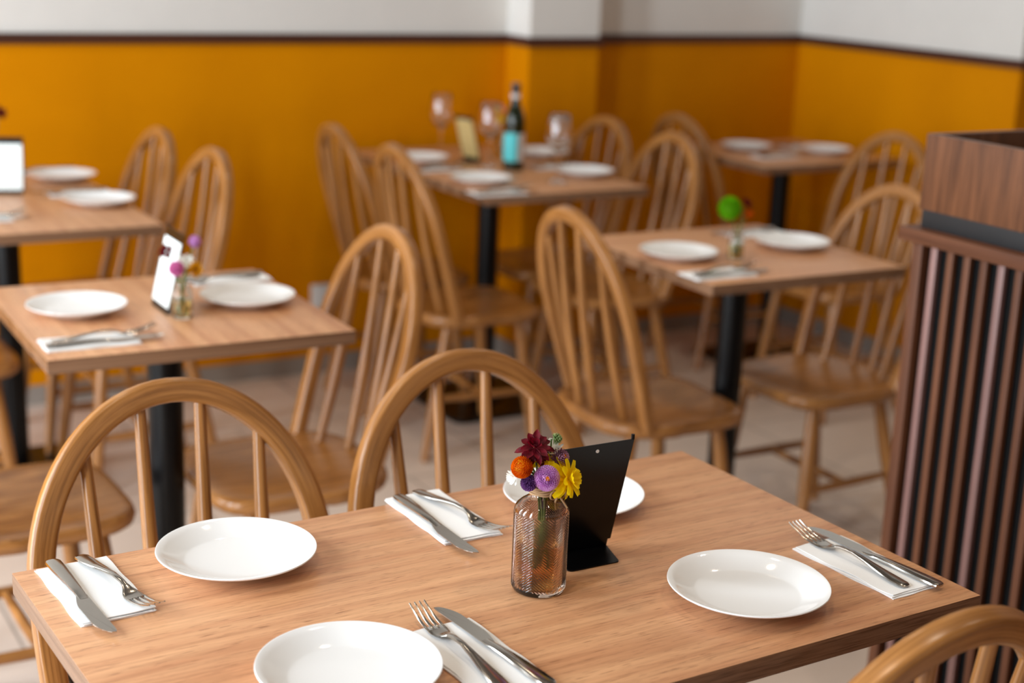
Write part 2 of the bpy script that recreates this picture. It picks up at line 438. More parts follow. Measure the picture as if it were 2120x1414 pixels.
CHAIRS = [
 (.578, 1.741, S_ + .012, 'oak bow-back chair tucked behind the left end of the front table'),
 (1.011, 1.722, S_ + .045, 'oak bow-back chair at the front table, behind the vase and menu holder'),
 (1.010, 1.012, N_ + .04, 'oak chair back cropped at the bottom right corner of the photo'),
 (1.190, 2.745, W_ + .02, 'oak bow-back chair facing left at the right side of the left middle table'),
 (.442, 2.755, E_ + .02, 'oak chair seat at left edge, behind the front table corner knife, back cropped away'),
 (1.925, 2.815, E_ - .05, 'oak bow-back chair facing right at the left side of the table with the green flower'),
 (2.680, 2.825, W_ + .03, 'oak bow-back chair between the green flower table and the slatted partition'),
 (2.000, 4.32, E_ - .03, 'oak chair left of the bottle table, the farther of its two left chairs'),
 (1.985, 3.855, E_ - .03, 'oak chair left of the bottle table, the nearer of its two left chairs'),
 (2.745, 4.30, W_ + .02, 'oak chair at far right of the bottle table, in front of the pillar'),
 (2.726, 3.885, W_ - .02, 'oak chair at the right end of the bottle table, in front of another chair back'),
 (3.318, 4.33, E_, 'oak chair back facing the corner table from its left side'),
 (3.495, 3.68, W_ + .06, 'darker oak chair by the corner table, back rising beside the walnut planter'),
 (1.200, 4.35, W_ + .03, 'oak chair right of the far left table, the farther of two'),
 (1.212, 3.905, W_ + .03, 'oak chair right of the far left table, the nearer of two'),
 (.468, 3.83, E_ + .02, 'oak chair seat and legs at left edge under the far left table'),
]
proto = None
for (x, y, rz, lab) in CHAIRS:
    if proto is None:
        proto = make_chair(lab, GC); proto.location = (x, y, 0); proto.rotation_euler = (0, 0, rz)
    else: dup(proto, (x, y, 0), rz, lab)

# ------------------------------------------------------------------ tables
TZ, TT = .776, .0255
def make_table(name, label, o, rz, Wd, Dp, grain):
    t = thing(name, label, 'table', (o[0], o[1], 0), rz, 'oak-topped pedestal tables')
    m = MB(); L = 'x' if grain == 'x' else 'y'
    m.box(0, Wd, 0, Dp, TZ - TT, TZ, .0012, L, 0, 2)
    top = m.obj('tabletop', [M_top, M_edge], t)
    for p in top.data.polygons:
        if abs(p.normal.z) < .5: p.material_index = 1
    cx, cy = Wd / 2, Dp / 2
    MB().tube([(cx, cy, .018), (cx, cy, TZ - TT - .004)], [.0345, .0345], 32).obj('pole', M_black, t)
    MB().box(cx - .16, cx + .16, cy - .13, cy + .13, TZ - TT - .006, TZ - TT, .001).obj('mounting_plate', M_black, t)
    m = MB(); poly = rrect(.20, .20, .03, 5); m.prism([(cx + a, cy + b) for a, b in poly], 0, .012)
    m.lathe([(.0, .012), (.075, .012), (.06, .02), (.04, .03), (.0345, .034)], 32, cx, cy)
    m.obj('base_plate', M_black, t, True, False)
    return t
make_table('dining_table', 'long oak-topped front table set with four plates and the ribbed vase', (.3378, 1.0758), .0361, .96, .56, 'x')
make_table('dining_table', 'small square oak table at left with pink flowers and a white menu', (.5565, 2.4786), -.0163, .56, .56, 'y')
make_table('dining_table', 'small square oak table on the right with the round green flower', (1.9934, 2.5367), -.0141, .56, .56, 'x')
make_table('dining_table', 'oak table in the back with the wine bottle and wine glasses', (2.065, 3.679), .0074, .56, .96, 'y')
make_table('dining_table', 'oak table at far left edge with the white menu against the yellow wall', (.536, 3.568), 0, .56, .96, 'y')
make_table('dining_table', 'darker oak table in the far right corner with two plates only', (3.265, 3.915), .01, .62, .56, 'x')

# ------------------------------------------------------------------ plates
def make_plate(label):
    prof = [(0, .0), (.046, 0), (.049, .0005), (.051, .0022), (.060, .0050), (.072, .0090), (.084, .0146), (.0915, .0185), (.0926, .0197), (.0922, .0208), (.0908, .0209),
            (.083, .0170), (.075, .0133), (.067, .0100), (.0615, .0080), (.0595, .0075), (.057, .0072), (.048, .0065), (.038, .0059), (.028, .0055), (.018, .0052), (.009, .0050), (0, .0050)]
    o = MB().lathe(prof, 80).obj('dinner_plate', M_plate, None)
    return tag(o, label, 'plate', 'white dinner plates')
PLATES = [
 (.555, 1.555, 'white plate on the front table, far left, in front of the left chair'),
 (1.015, 1.551, 'white plate on the front table half hidden behind the vase and black menu holder'),
 (.556, 1.237, 'white plate on the front table cropped by the bottom edge of the photo'),
 (1.042, 1.221, 'white plate on the front table, near right, with a warm light reflection'),
 (.683, 2.78, 'white plate at the left of the small table with pink flowers'),
 (1.006, 2.741, 'white plate at the right of the small table with pink flowers'),
 (2.093, 2.802, 'white plate left of the round green flower'),
 (2.442, 2.808, 'white plate right of the round green flower'),
 (2.181, 4.338, 'white plate on the bottle table, far left beside the chair back'),
 (2.166, 3.905, 'white plate on the bottle table, in front of the wine bottle to its left'),
 (2.645, 4.348, 'white plate on the bottle table, hidden partly behind the bottle and wine glass'),
 (2.556, 3.94, 'white plate on the bottle table, near right end'),
 (1.031, 4.298, 'white plate on the far left table, the farther one'),
 (1.023, 3.886, 'white plate on the far left table, the nearer one at its right end'),
 (3.474, 4.289, 'left one of two white plates on the corner table'),
 (3.719, 4.138, 'right one of two white plates on the corner table'),
]
pp = None
for x, y, lab in PLATES:
    if pp is None: pp = make_plate(lab); o = pp
    else:
        o = pp.copy(); COL.objects.link(o); o['label'] = lab
    o.location = (x, y, TZ + .0002)

# ------------------------------------------------------------------ napkins and cutlery
def make_napkin(label, seed):
    """folded paper napkin .083 x .165, three loose layers with wavy edges"""
    rnd = random.Random(seed); m = MB(); nx, ny = 8, 14; z = 0
    for layer in range(3):
        hx, hy = .0415 - .0012 * layer + rnd.uniform(-.001, .001), .0825 - .0015 * layer
        ox, oy = rnd.uniform(-.0012, .0012), rnd.uniform(-.002, .002); sk = rnd.uniform(-.03, .03); th = .0009
        ph = rnd.uniform(0, 6); vs = []
        for top in (0, 1):
            for j in range(ny + 1):
                for i in range(nx + 1):
                    u, v = i / nx * 2 - 1, j / ny * 2 - 1
                    wob = .0009 * math.sin(v * 7 + ph) * abs(u) + .0007 * math.sin(u * 5 + ph) * abs(v)
                    lift = (.0005 + .0006 * math.sin(v * 5 + ph + u)) * (layer * .5) + .0012 * layer * max(0, abs(v) - .75)
                    vs.append((ox + u * hx + wob + sk * v * .02, oy + v * hy + wob, z + lift + (th if top else 0)))
        n1 = (nx + 1) * (ny + 1); fs = []
        for j in range(ny):
            for i in range(nx):
                a = j * (nx + 1) + i; fs += [(a, a + nx + 1, a + nx + 2, a + 1), (n1 + a, n1 + a + 1, n1 + a + nx + 2, n1 + a + nx + 1)]
        rim = [i for i in range(nx + 1)] + [(j + 1) * (nx + 1) + nx for j in range(ny)] + [ny * (nx + 1) + nx - 1 - i for i in range(nx)] + [(ny - 1 - j) * (nx + 1) for j in range(ny - 1)]
        for k in range(len(rim)):
            a, b = rim[k], rim[(k + 1) % len(rim)]; fs.append((a, b, n1 + b, n1 + a))
        m.add(vs, fs); z += .00105
    o = m.obj('paper_napkin', M_nap, None)
    return tag(o, label, 'napkin', 'folded white paper napkins')

def profile_strip(m, st, th_f=None):
    """st: list of (y, half width, z centre, half thickness): a flattened bar along y with rounded section"""
    secs = []; pts = []
    for y, hw, zc, ht in st:
        pts.append((0, y, zc)); k = 12
        secs.append([(hw * math.copysign(abs(math.cos(2 * PI * j / k)) ** .7, math.cos(2 * PI * j / k)), ht * math.copysign(abs(math.sin(2 * PI * j / k)) ** .7, math.sin(2 * PI * j / k))) for j in range(k)])
    m.sweep(pts, secs, (0, 0, 1))
def make_fork(label):
    """lies along y, handle end at y=-.095, tine tips at y=.095; back curves down so the tines rise"""
    t = thing('fork', label, 'fork', (0, 0, 0), 0, 'steel forks')
    m = MB()
    profile_strip(m, [(-.0955, .002, .0016, .0008), (-.0945, .0062, .0017, .0014), (-.090, .0086, .002, .0017), (-.075, .0090, .0028, .0018), (-.055, .0072, .0048, .0019), (-.03, .0048, .0082, .002), (-.008, .0033, .0106, .0021), (.012, .0030, .0098, .0021), (.022, .0036, .0072, .0019)])
    m.obj('handle', M_steel, t)
    m = MB()
    profile_strip(m, [(.020, .0036, .0078, .0018), (.026, .0062, .0052, .0014), (.033, .0098, .0030, .0012), (.040, .0114, .0022, .0011), (.048, .0118, .0025, .0011)])
    for i in range(4):
        x0 = -.0098 + i * .00653; x1 = -.0088 + i * .00587; pts = []; secs = []
        for k in range(10):
            q = k / 9; y = lerp(.046, .0955, q); z = .0024 + .012 * q ** 1.8; hw = lerp(.0019, .0009, q ** 1.5); pts.append((lerp(x0, x1, q), y, z))
            secs.append([(hw * math.cos(2 * PI * j / 8), lerp(.001, .0007, q) * math.sin(2 * PI * j / 8)) for j in range(8)])
        m.sweep(pts, secs, (0, 0, 1))
    m.obj('tines', M_steel, t)
    return t
def make_knife(label):
    t = thing('table_knife', label, 'knife', (0, 0, 0), 0, 'steel table knives')
    m = MB()
    profile_strip(m, [(-.1045, .003, .0026, .0012), (-.1035, .0072, .0028, .0024), (-.098, .0090, .003, .0028), (-.08, .0090, .0032, .003), (-.055, .0080, .0034, .003), (-.03, .0066, .0034, .0029), (-.008, .0056, .0031, .0022), (.004, .0058, .0028, .0011), (.012, .0050, .0027, .0007)])
    m.obj('handle', M_steel, t)
    # blade outline: straight back on -x, bellied serrated edge on +x
    right = []
    n = 60
    for k in range(n + 1):
        q = k / n; y = .002 + .1025 * q
        e = .0060 + .0062 * math.sin(min(1, q / .32) * PI / 2) if q < .72 else .0122 * math.sqrt(max(0, 1 - ((q - .72) / .28) ** 2.2)) - .004 * ((q - .72) / .28)
        if .30 < q < .93: e -= .0005 * (k % 2)
        right.append((e, y))
    left = [(-.0058 + .0004 * math.sin(q * 3), .002 + .1025 * q) for q in [1, .96, .9, .8, .6, .4, .2, 0]]
    left[0] = (-.0036, .1045); left[1] = (-.0050, .101)
    poly = right + left; N = len(poly); vs = []
    for x, y in poly: vs.append((x, y, .0022))
    for x, y in poly: vs.append((x, y, .0032))
    cen = .5
    fs = [tuple(range(N - 1, -1, -1)), tuple(range(N, 2 * N))] + [(i, (i + 1) % N, N + (i + 1) % N, N + i) for i in range(N)]
    MB().add(vs, fs).obj('blade', M_steel, t, False)
    return t
# place, napkin centre, heading, place words
SETS = [
 (.3875, 1.549, S_ + .061, 'front table, far left corner', .0), (.838, 1.583, S_ + .02, 'front table, left of the vase', .0),
 (.6935, 1.223, N_ + .06, 'front table, beside the plate cropped at the bottom', .0), (1.229, 1.2295, N_ + .062, 'front table, right end by the slatted partition', .0),
 (.650, 2.566, E_ - .02, 'left small table with pink flowers, near edge', 1), (1.040, 2.945, W_ - .02, 'left small table with pink flowers, far edge', 1),
 (2.070, 2.617, E_ - .02, 'green flower table, near edge', 1), (2.465, 2.985, W_, 'green flower table, far edge', 1),
 (2.125, 3.728, E_, 'bottle table, front edge', 1), (2.145, 4.175, E_, 'bottle table, left edge between two plates', 1), (2.56, 4.115, W_, 'bottle table, right edge beside the near right plate', 1),
 (1.03, 4.465, W_, 'far left table, farthest edge', 1), (1.02, 4.065, W_, 'far left table, left of its nearer plate', 1), (.690, 3.765, E_, 'far left table, cropped by the left photo edge', 1),
 (3.46, 4.11, E_, 'corner table, in front of its left plate', 1), (3.735, 4.30, W_, 'corner table, behind its right plate', 1),
]
fk = kn = None
for k, (x, y, rz, words, far) in enumerate(SETS):
    o = make_napkin('folded white paper napkin under cutlery, ' + words, k + 3); o.location = (x, y, TZ + .0002); o.rotation_euler = (0, 0, rz)
    c, s = math.cos(rz), math.sin(rz); P = lambda a, b: (x + c * a - s * b, y + s * a + c * b, TZ + .0042)
    z = TZ + .0042
    if k < 4:       # the front table's cutlery lies a little differently at each place
        (fx, fy, fr), (kx, ky, kr) = [((.412, 1.545, .18), (.3685, 1.5305, .061)), ((.8585, 1.575, .163), (.8135, 1.555, .014)), ((.6815, 1.242, .013), (.7155, 1.234, .098)), ((1.2205, 1.252, .045), (1.2505, 1.243, .098))][k]
        h = S_ if k < 2 else N_; pf, rf, pk, rk = (fx, fy, z), h + fr, (kx, ky, z), h + kr
    else: pf, rf, pk, rk = P(-.016, .03), rz + .12, P(.018, .025), rz + .03
    lf = 'steel fork on the napkin at the ' + words; lk = 'steel table knife on the napkin, ' + words
    if fk is None:
        fk = make_fork(lf); fk.location = pf; fk.rotation_euler = (0, 0, rf); kn = make_knife(lk); kn.location = pk; kn.rotation_euler = (0, 0, rk)
    else: dup(fk, pf, rf, lf); dup(kn, pk, rk, lk)

# ------------------------------------------------------------------ vases
def vase_glass(ribbed):
    m = MB(); na, nz = (288, 250) if ribbed else (40, 1); vs = []; R = .0312; H0, H1 = .006, .0965
    prof_out = [(.0, .0), (.024, .0), (.029, .0015), (.0305, .004)]
    outer = []
    for r, z in prof_out: outer.append(('c', r, z))
    for k in range(nz + 1): outer.append(('r', R, lerp(H0, H1, k / nz)))
    for r, z in ((.0306, .0995), (.0285, .1030), (.0235, .1075), (.0175, .1115), (.0140, .1145), (.0132, .118), (.0132, .128), (.0146, .1292), (.0150, .1315), (.0146, .1335)): outer.append(('c', r, z))
    inner = [(.0116, .1335), (.0108, .131), (.0108, .115), (.014, .111), (.0205, .1062), (.0256, .1015), (.0272, .097), (.0272, .010), (.0265, .0072), (.022, .0058), (0, .0058)]
    rows = outer + [('c', r, z) for r, z in inner]
    for kind, r, z in rows:
        for j in range(na):
            a = 2 * PI * j / na; rr = r
            if kind == 'r' and ribbed:
                h = ((a + math.radians(46)) % (PI / 2)) / (PI / 2); tri = 1 - abs(2 * h - 1)
                ph = (z / .0033 + tri * 6.0) % 1.0; rib = .5 - .5 * math.cos(2 * PI * ph)
                edge = min(1, (z - H0) / .002, (H1 - z) / .002)
                rr = r + .00075 * (rib ** .8 - .6) * max(0, edge)
            vs.append((rr * math.cos(a), rr * math.sin(a), z))
    fs = []
    for i in range(len(rows) - 1):
        for j in range(na):
            fs.append((i * na + j, i * na + (j + 1) % na, (i + 1) * na + (j + 1) % na, (i + 1) * na + j))
    m.add(vs, fs, [[(0, 0)] * 4] * len(fs)); return m
M_vase = glass('rose_glass', (.82, .65, .54, 1), 0.0, 1.46)
M_clear = glass('clear_glass', (.95, .96, .93, 1), 0.0, 1.45)
M_water = glass('tinted_water', (.96, .62, .22, 1), 0.0, 1.33)
M_waterc = glass('stem_water', (.90, .84, .45, 1), 0.0, 1.33)
VX, VY = .8385, 1.345
t = thing('bud_vase', 'rose tinted glass vase with herringbone ribs on the front table', 'vase', (VX, VY, TZ + .0003), 0, 'glass bud vases')
vase_glass(True).obj('glass_body', M_vase, t)
MB().lathe([(0, .0064), (.0215, .0064), (.026, .0078), (.0268, .0105), (.0268, .060), (.0, .060)], 48).obj('water', M_water, t)
m = MB()
for k in range(4):
    R = .0142; z0 = .1175 + k * .0026
    m.tube([(R * math.cos(2 * PI * j / 24), R * math.sin(2 * PI * j / 24), z0 + .0006 * math.sin(j + k)) for j in range(25)], [.0013] * 25, 8, (0, 0, 1))
for sg in (-1, 1):
    pts = []
    for j in range(13):
        a = j / 12 * PI * 1.9; pts.append((.011 + sg * .007 * (1 - math.cos(a)) * .9 * .8, -.0155 - .001 * math.sin(a), .1175 + .0062 * math.sin(a) * .9))
    m.tube(pts, [.0012] * 13, 8, (0, 1, 0))
    m.tube([(.011, -.0160, .1175), (.011 + sg * .005, -.0178, .110), (.011 + sg * .008, -.0235, .1030)], [.0012] * 3, 8, (0, 1, 0))
m.obj('twine', M_twine, t)
VASES = [(VX, VY), (.854, 2.678), (2.214, 2.741), (2.478, 4.35), (.815, 4.19)]
def small_vase(x, y, label, k=1.):
    t = thing('bud_vase', label, 'vase', (x, y, TZ + .0003), 0, 'glass bud vases')
    prof = [(0, 0), (.0175, 0), (.019, .002), (.019, .046), (.0165, .053), (.0115, .058), (.0112, .066), (.0128, .068), (.0128, .070), (.0098, .070), (.0095, .058), (.0145, .052), (.0172, .045), (.0172, .006), (.015, .0045), (0, .0045)]
    MB().lathe([(r * k, z * k) for r, z in prof], 32).obj('glass_body', M_clear, t)
    MB().lathe([(r * k, z * k) for r, z in [(0, .005), (.0148, .005), (.0168, .0065), (.0168, .036), (0, .036)]], 32).obj('water', M_waterc, t)
small_vase(.854, 2.678, 'small clear vase of pink flowers beside the white menu')
small_vase(2.214, 2.741, 'small clear vase holding the round green flower')
small_vase(2.478, 4.35, 'small vase behind the wine bottle')
small_vase(.815, 4.19, 'small vase at the left photo edge behind the white menu')

# ------------------------------------------------------------------ flowers
def basis(d):
    d = Vector(d).normalized(); a = Vector((0, 0, 1)) if abs(d.z) < .9 else Vector((1, 0, 0)); u = d.cross(a).normalized(); return u, d.cross(u), d
def petal(m, c, out, up, L, W, curl=0., cup=.2, seg=5, tip=.35, mi=0):
    """strap petal from c along out, curling towards up"""
    out = Vector(out).normalized(); up = Vector(up); up = (up - out * up.dot(out)).normalized(); sd = out.cross(up); vs = []; fs = []
    for i in range(seg + 1):
        q = i / seg; ang = curl * q
        p = Vector(c) + out * (L * q * math.cos(ang * .6)) + up * (L * q * math.sin(ang * .6))
        ww = W * (.35 + .65 * math.sin(min(1, q / .6) * PI / 2)) * (1 if q < .6 else (1 - (1 - tip) * ((q - .6) / .4) ** 2))
        nn = up * math.cos(ang) - out * math.sin(ang)
        for s_ in (-1, -.5, 0, .5, 1): vs.append(p + sd * (ww * s_) + nn * (cup * ww * s_ * s_))
    for i in range(seg):
        for j in range(4): fs.append((i * 5 + j, i * 5 + j + 1, (i + 1) * 5 + j + 1, (i + 1) * 5 + j))
    m.add(vs, fs, [[(.5, .5)] * 4] * len(fs), mi)
def petal_mat(name, a, b):
    t = NT(name); t.set(Roughness=.6); t.b.inputs['Specular IOR Level'].default_value = .25
    c = t.ramp(t.noise(t.mapped('Object', (160, 160, 160), False), 1, 2), [(.35, a), (.65, b)]); t.l(c, t.b.inputs['Base Color'])
    tr = t.n('ShaderNodeBsdfTranslucent'); t.l(c, tr.inputs['Color']); ms = t.n('ShaderNodeMixShader'); ms.inputs[0].default_value = .38
    t.l(t.b.outputs[0], ms.inputs[1]); t.l(tr.outputs[0], ms.inputs[2]); t.l(ms.outputs[0], t.t.nodes['Material Output'].inputs['Surface']); return t.m
F_red = petal_mat('petal_dark_red', lin(78, 2, 14), lin(116, 6, 26)); F_or = petal_mat('petal_orange', lin(222, 108, 8), lin(246, 160, 20)); F_or2 = petal_mat('petal_rust', lin(206, 84, 6), lin(238, 132, 14))
F_lil = petal_mat('petal_lilac', lin(204, 146, 208), lin(240, 196, 236)); F_pur = petal_mat('petal_purple', lin(104, 62, 122), lin(150, 100, 168)); F_mau = petal_mat('petal_mauve', lin(140, 92, 116), lin(204, 158, 178))
F_yel = petal_mat('petal_yellow', lin(252, 216, 2), lin(255, 236, 24)); F_whi = petal_mat('petal_white', lin(238, 238, 230), lin(250, 250, 246)); F_bud = petal_mat('bud_green', lin(96, 124, 66), lin(158, 178, 120))
F_pink = petal_mat('petal_pink', lin(206, 112, 170), lin(236, 160, 205)); F_grn = petal_mat('petal_green', lin(92, 164, 8), lin(140, 206, 24)); F_gold = petal_mat('petal_gold', lin(206, 140, 6), lin(236, 180, 20)); F_brn = petal_mat('petal_brown', lin(74, 30, 10), lin(160, 96, 30))
def pompom(m, R, n, L, W, d, mi=0, squash=1., curl=.5):
    u, v, d = basis(d); ga = PI * (3 - math.sqrt(5))
    for i in range(n):
        zz = 1 - 1.75 * (i + .5) / n; r = math.sqrt(max(0, 1 - zz * zz)); a = i * ga
        nrm = u * (r * math.cos(a)) + v * (r * math.sin(a)) + d * zz
        nn = (u * (r * math.cos(a)) + v * (r * math.sin(a)) + d * (zz * squash))
        petal(m, nn * (R - L), nrm + d * .12, d if zz < .95 else u, L, W, curl, .5, 3, .6, mi)
def ico(m, R, d, squash=1., mi=0):
    u, v, d = basis(d); vs = []; fs = []; a_, b_ = 14, 9
    for i in range(b_ + 1):
        t_ = PI * i / b_
        for j in range(a_):
            p = 2 * PI * j / a_; vs.append((u * math.cos(p) + v * math.sin(p)) * (R * math.sin(t_)) + d * (R * squash * math.cos(t_)))
    for i in range(b_):
        for j in range(a_): fs.append((i * a_ + j, i * a_ + (j + 1) % a_, (i + 1) * a_ + (j + 1) % a_, (i + 1) * a_ + j))
    m.add(vs, fs, [[(0, 0)] * 4] * len(fs), mi)
def rosette(m, rings, d, mi=0, seed=1, tip=.35):
    """rings: (n, r0, L, W, pitch from plane, curl)"""
    u, v, d = basis(d); rnd = random.Random(seed)
    for (n, h, L, W, el, curl) in rings:
        off = rnd.uniform(0, 6)
        for i in range(n):
            a = off + 2 * PI * i / n + rnd.uniform(-.12, .12); e = el + rnd.uniform(-.12, .12); o = u * math.cos(a) + v * math.sin(a)
            petal(m, d * h + o * .002, o * math.cos(e) + d * math.sin(e), d * math.cos(e) - o * math.sin(e), L * rnd.uniform(.88, 1.1), W * rnd.uniform(.9, 1.1), curl + rnd.uniform(-.2, .2), .35, 6, tip, mi)
GF = 'cut flowers in the vases'
def flower(name, label, loc, face, build, foot, stem_r=.0013):
    t = thing(name, label, 'flower', loc, 0, GF)
    build(t, Vector(face).normalized())
    big = Vector(foot).z > TZ + .02                     # which kind of vase holds the stem
    cx, cy = min(VASES, key=lambda q: (q[0] - foot[0]) ** 2 + (q[1] - foot[1]) ** 2)
    L = Vector(loc); f = Vector(foot) - L; d = Vector(face).normalized(); b = -d * .005
    o = Vector((loc[0] - cx, loc[1] - cy, 0)); o = o.normalized() * min(o.length, .0072 if big else .0062) if o.length > 1e-5 else o
    nk = Vector((cx, cy, TZ + (.1345 if big else .0705))) + o - L; ct = nk.lerp(b, .35) + Vector((0, 0, .004)); pts = []
    for k in range(6):
        q = k / 6; pts.append(b * (1 - q) ** 2 + ct * 2 * q * (1 - q) + nk * q * q)
    for k in range(5): pts.append(nk.lerp(f, k / 4))
    MB().tube(pts, [stem_r] * 11, 8).obj('stem', M_stem, t)
    return t
cam_dir = Vector((-.45, -.75, .48))
def b_pom(mat, R, n, L, W, squash=1., core=None, curl=.5, cr=.0028):
    def f(t, d):
        m = MB(); ico(m, R - L * .75, d, squash); pompom(m, R, n, L, W, d, 0, squash, curl); m.obj('petals', mat, t, True, False)
        if core: m = MB(); ico(m, cr, d, .6); o = m.obj('centre', core, t); o.location = d * (R * squash - cr * .8)
    return f
def b_ros(mat, rings, core=None, cr=.004, seed=1, tip=.35):
    def f(t, d):
        m = MB(); rosette(m, rings, d, 0, seed, tip); m.obj('petals', mat, t, True, False)
        if core: m = MB(); ico(m, cr, d, .55); m.obj('centre', core, t)
    return f
FZ = TZ + .030
def ft(dx, dy): return (VX + dx, VY + dy, FZ)
flower('red_flower', 'dark red flower topping the bouquet in the ribbed vase', (.826, 1.345, .946), (-.35, -.55, .75), b_ros(F_red, [(10, .001, .021, .0040, -.45, -.7), (10, .003, .020, .0042, -.05, -.4), (9, .005, .017, .0040, .35, -.1), (7, .007, .011, .0034, .85, .2)], None, .0035, 4, .08), ft(.006, .004))
flower('orange_strawflower', 'orange and yellow strawflower at the left of the ribbed vase bouquet', (.8075, 1.340, .929), (-.75, -.35, .55), b_pom(F_or2, .0135, 190, .0042, .0017, .85, F_gold, .9, .0072), ft(.012, -.004))
flower('brown_strawflower', 'small brown and orange withered flower under the dark red flower', (.8205, 1.350, .9335), (-.2, -.8, .5), b_pom(F_brn, .0085, 90, .0040, .0014, .8, F_or2), ft(.008, 0))
flower('lilac_flower', 'lilac ball-shaped flower at the front centre of the ribbed vase bouquet', (.832, 1.327, .917), (-.42, -.85, .30), b_pom(F_lil, .0152, 230, .0062, .0016, .86, F_or, .6), ft(.0, -.012))
flower('purple_flower', 'small purple flower low at the left under the orange strawflower', (.815, 1.337, .9105), (-.6, -.7, .2), b_pom(F_pur, .0098, 110, .0055, .0014, .9), ft(.004, -.010))
flower('mauve_flower', 'dusky mauve pompom flower at right, in front of the black menu holder', (.8555, 1.340, .933), (.25, -.8, .45), b_pom(F_mau, .0118, 120, .0066, .0013, .9, F_or2), ft(-.004, -.004))
flower('yellow_chrysanthemum', 'large yellow flower drooping over the right rim of the ribbed vase', (.857, 1.328, .912), (.45, -.75, .25), b_ros(F_yel, [(11, -.005, .024, .0052, -.95, -.7), (12, -.002, .025, .0052, -.5, -.6), (12, .001, .024, .0050, -.1, -.5), (10, .004, .020, .0046, .3, -.3), (8, .006, .014, .0040, .75, 0)], None, .004, 8, .62), ft(-.010, -.006), .0018)
flower('yellow_chrysanthemum', 'smaller yellow flower in the middle behind the lilac flower', (.839, 1.349, .929), (0, -.5, .85), b_ros(F_yel, [(11, 0, .016, .0030, -.1, -.3), (10, .003, .014, .0028, .4, 0)], F_gold, .004, 3), ft(-.002, .004))
flower('white_flower', 'white flower behind the mauve pompom at the top of the bouquet', (.847, 1.352, .936), (.1, -.3, .95), b_ros(F_whi, [(9, 0, .018, .0036, .6, .3), (8, .003, .014, .003, .8, .2)], None, .004, 5), ft(-.004, .010))
flower('white_flower', 'white flower poking out at far left below the orange strawflower', (.806, 1.350, .9155), (-.9, -.2, -.15), b_ros(F_whi, [(9, 0, .010, .0022, .5, .2), (7, .003, .008, .0022, .9, .2)], None, .0025, 6), ft(.010, .004))
flower('green_bud', 'small nodding green flower bud above the mauve pompom', (.853, 1.345, .9545), (.6, -.4, .1), b_pom(F_bud, .0072, 46, .0050, .0016, 1.0), ft(-.006, .008), .0010)
def f2(vx, vy, dx=0, dy=0): return (vx + dx, vy + dy, TZ + .012)
flower('lilac_flower', 'tall lilac flower rising right of the white menu on left small table', (.887, 2.70, .915), (.2, -.6, .8), b_pom(F_lil, .0125, 110, .005, .0018), f2(.854, 2.678, -.006, -.004))
flower('pink_flower', 'pink ball flower low in front of the white menu on left small table', (.841, 2.668, .873), (-.5, -.8, .3), b_pom(F_pink, .0155, 130, .006, .002), f2(.854, 2.678, .006, .002))
flower('red_flower', 'small dark red flower against the white menu on left small table', (.833, 2.70, .899), (-.5, -.6, .4), b_ros(F_red, [(8, 0, .013, .004, .2, .1), (6, .003, .009, .003, .7, .2)], None, .003, 2), f2(.854, 2.678, .006, -.004))
flower('white_flower', 'cream white flower between pink and yellow on left small table', (.867, 2.69, .877), (0, -.7, .7), b_ros(F_whi, [(11, 0, .017, .0036, .2, .2), (9, .003, .013, .003, .7, .2)], None, .004, 9), f2(.854, 2.678, -.002, .004))
flower('yellow_flower', 'yellow flower at the right of the pink flowers on left small table', (.877, 2.672, .868), (.3, -.7, .3), b_ros(F_gold, [(11, 0, .016, .0036, .1, .1), (9, .003, .012, .003, .6, .2)], F_brn, .005, 7), f2(.854, 2.678, -.006, 0))
flower('green_pompom_flower', 'large round bright green flower on the right small table', (2.182, 2.735, .901), (-.5, -.6, .5), b_pom(F_grn, .0285, 210, .010, .0028), f2(2.214, 2.741, .006, 0), .0018)
flower('red_flower', 'very dark red flower right of the round green flower', (2.236, 2.745, .905), (.4, -.5, .6), b_ros(F_red, [(9, 0, .017, .0045, .2, .1), (7, .003, .012, .004, .7, .2)], None, .003, 2), f2(2.214, 2.741, -.004, .003))
flower('orange_strawflower', 'small rust orange flower below the very dark red one, right small table', (2.240, 2.735, .884), (.4, -.8, .2), b_pom(F_or2, .011, 80, .004, .002), f2(2.214, 2.741, -.005, -.003))
flower('pink_flower', 'pinkish red flower left of the wine bottle neck', (2.470, 4.35, .935), (-.3, -.6, .7), b_ros(F_pink, [(10, 0, .018, .005, .2, .1), (7, .003, .012, .004, .7, .2)], F_red, .006, 2), f2(2.478, 4.35, .004, 0))
flower('yellow_flower', 'yellow flower just left of the wine bottle shoulder', (2.474, 4.335, .902), (-.4, -.7, .4), b_ros(F_yel, [(10, 0, .015, .004, .2, .1), (7, .003, .010, .003, .7, .2)], None, .003, 3), f2(2.478, 4.35, 0, -.003))
flower('red_flower', 'dark reddish flower at the left photo edge above the white menu', (.838, 4.17, .982), (.2, -.6, .7), b_ros(F_red, [(9, 0, .022, .006, .2, .1), (7, .003, .014, .004, .7, .2)], None, .003, 2), f2(.815, 4.19, -.003, 0))

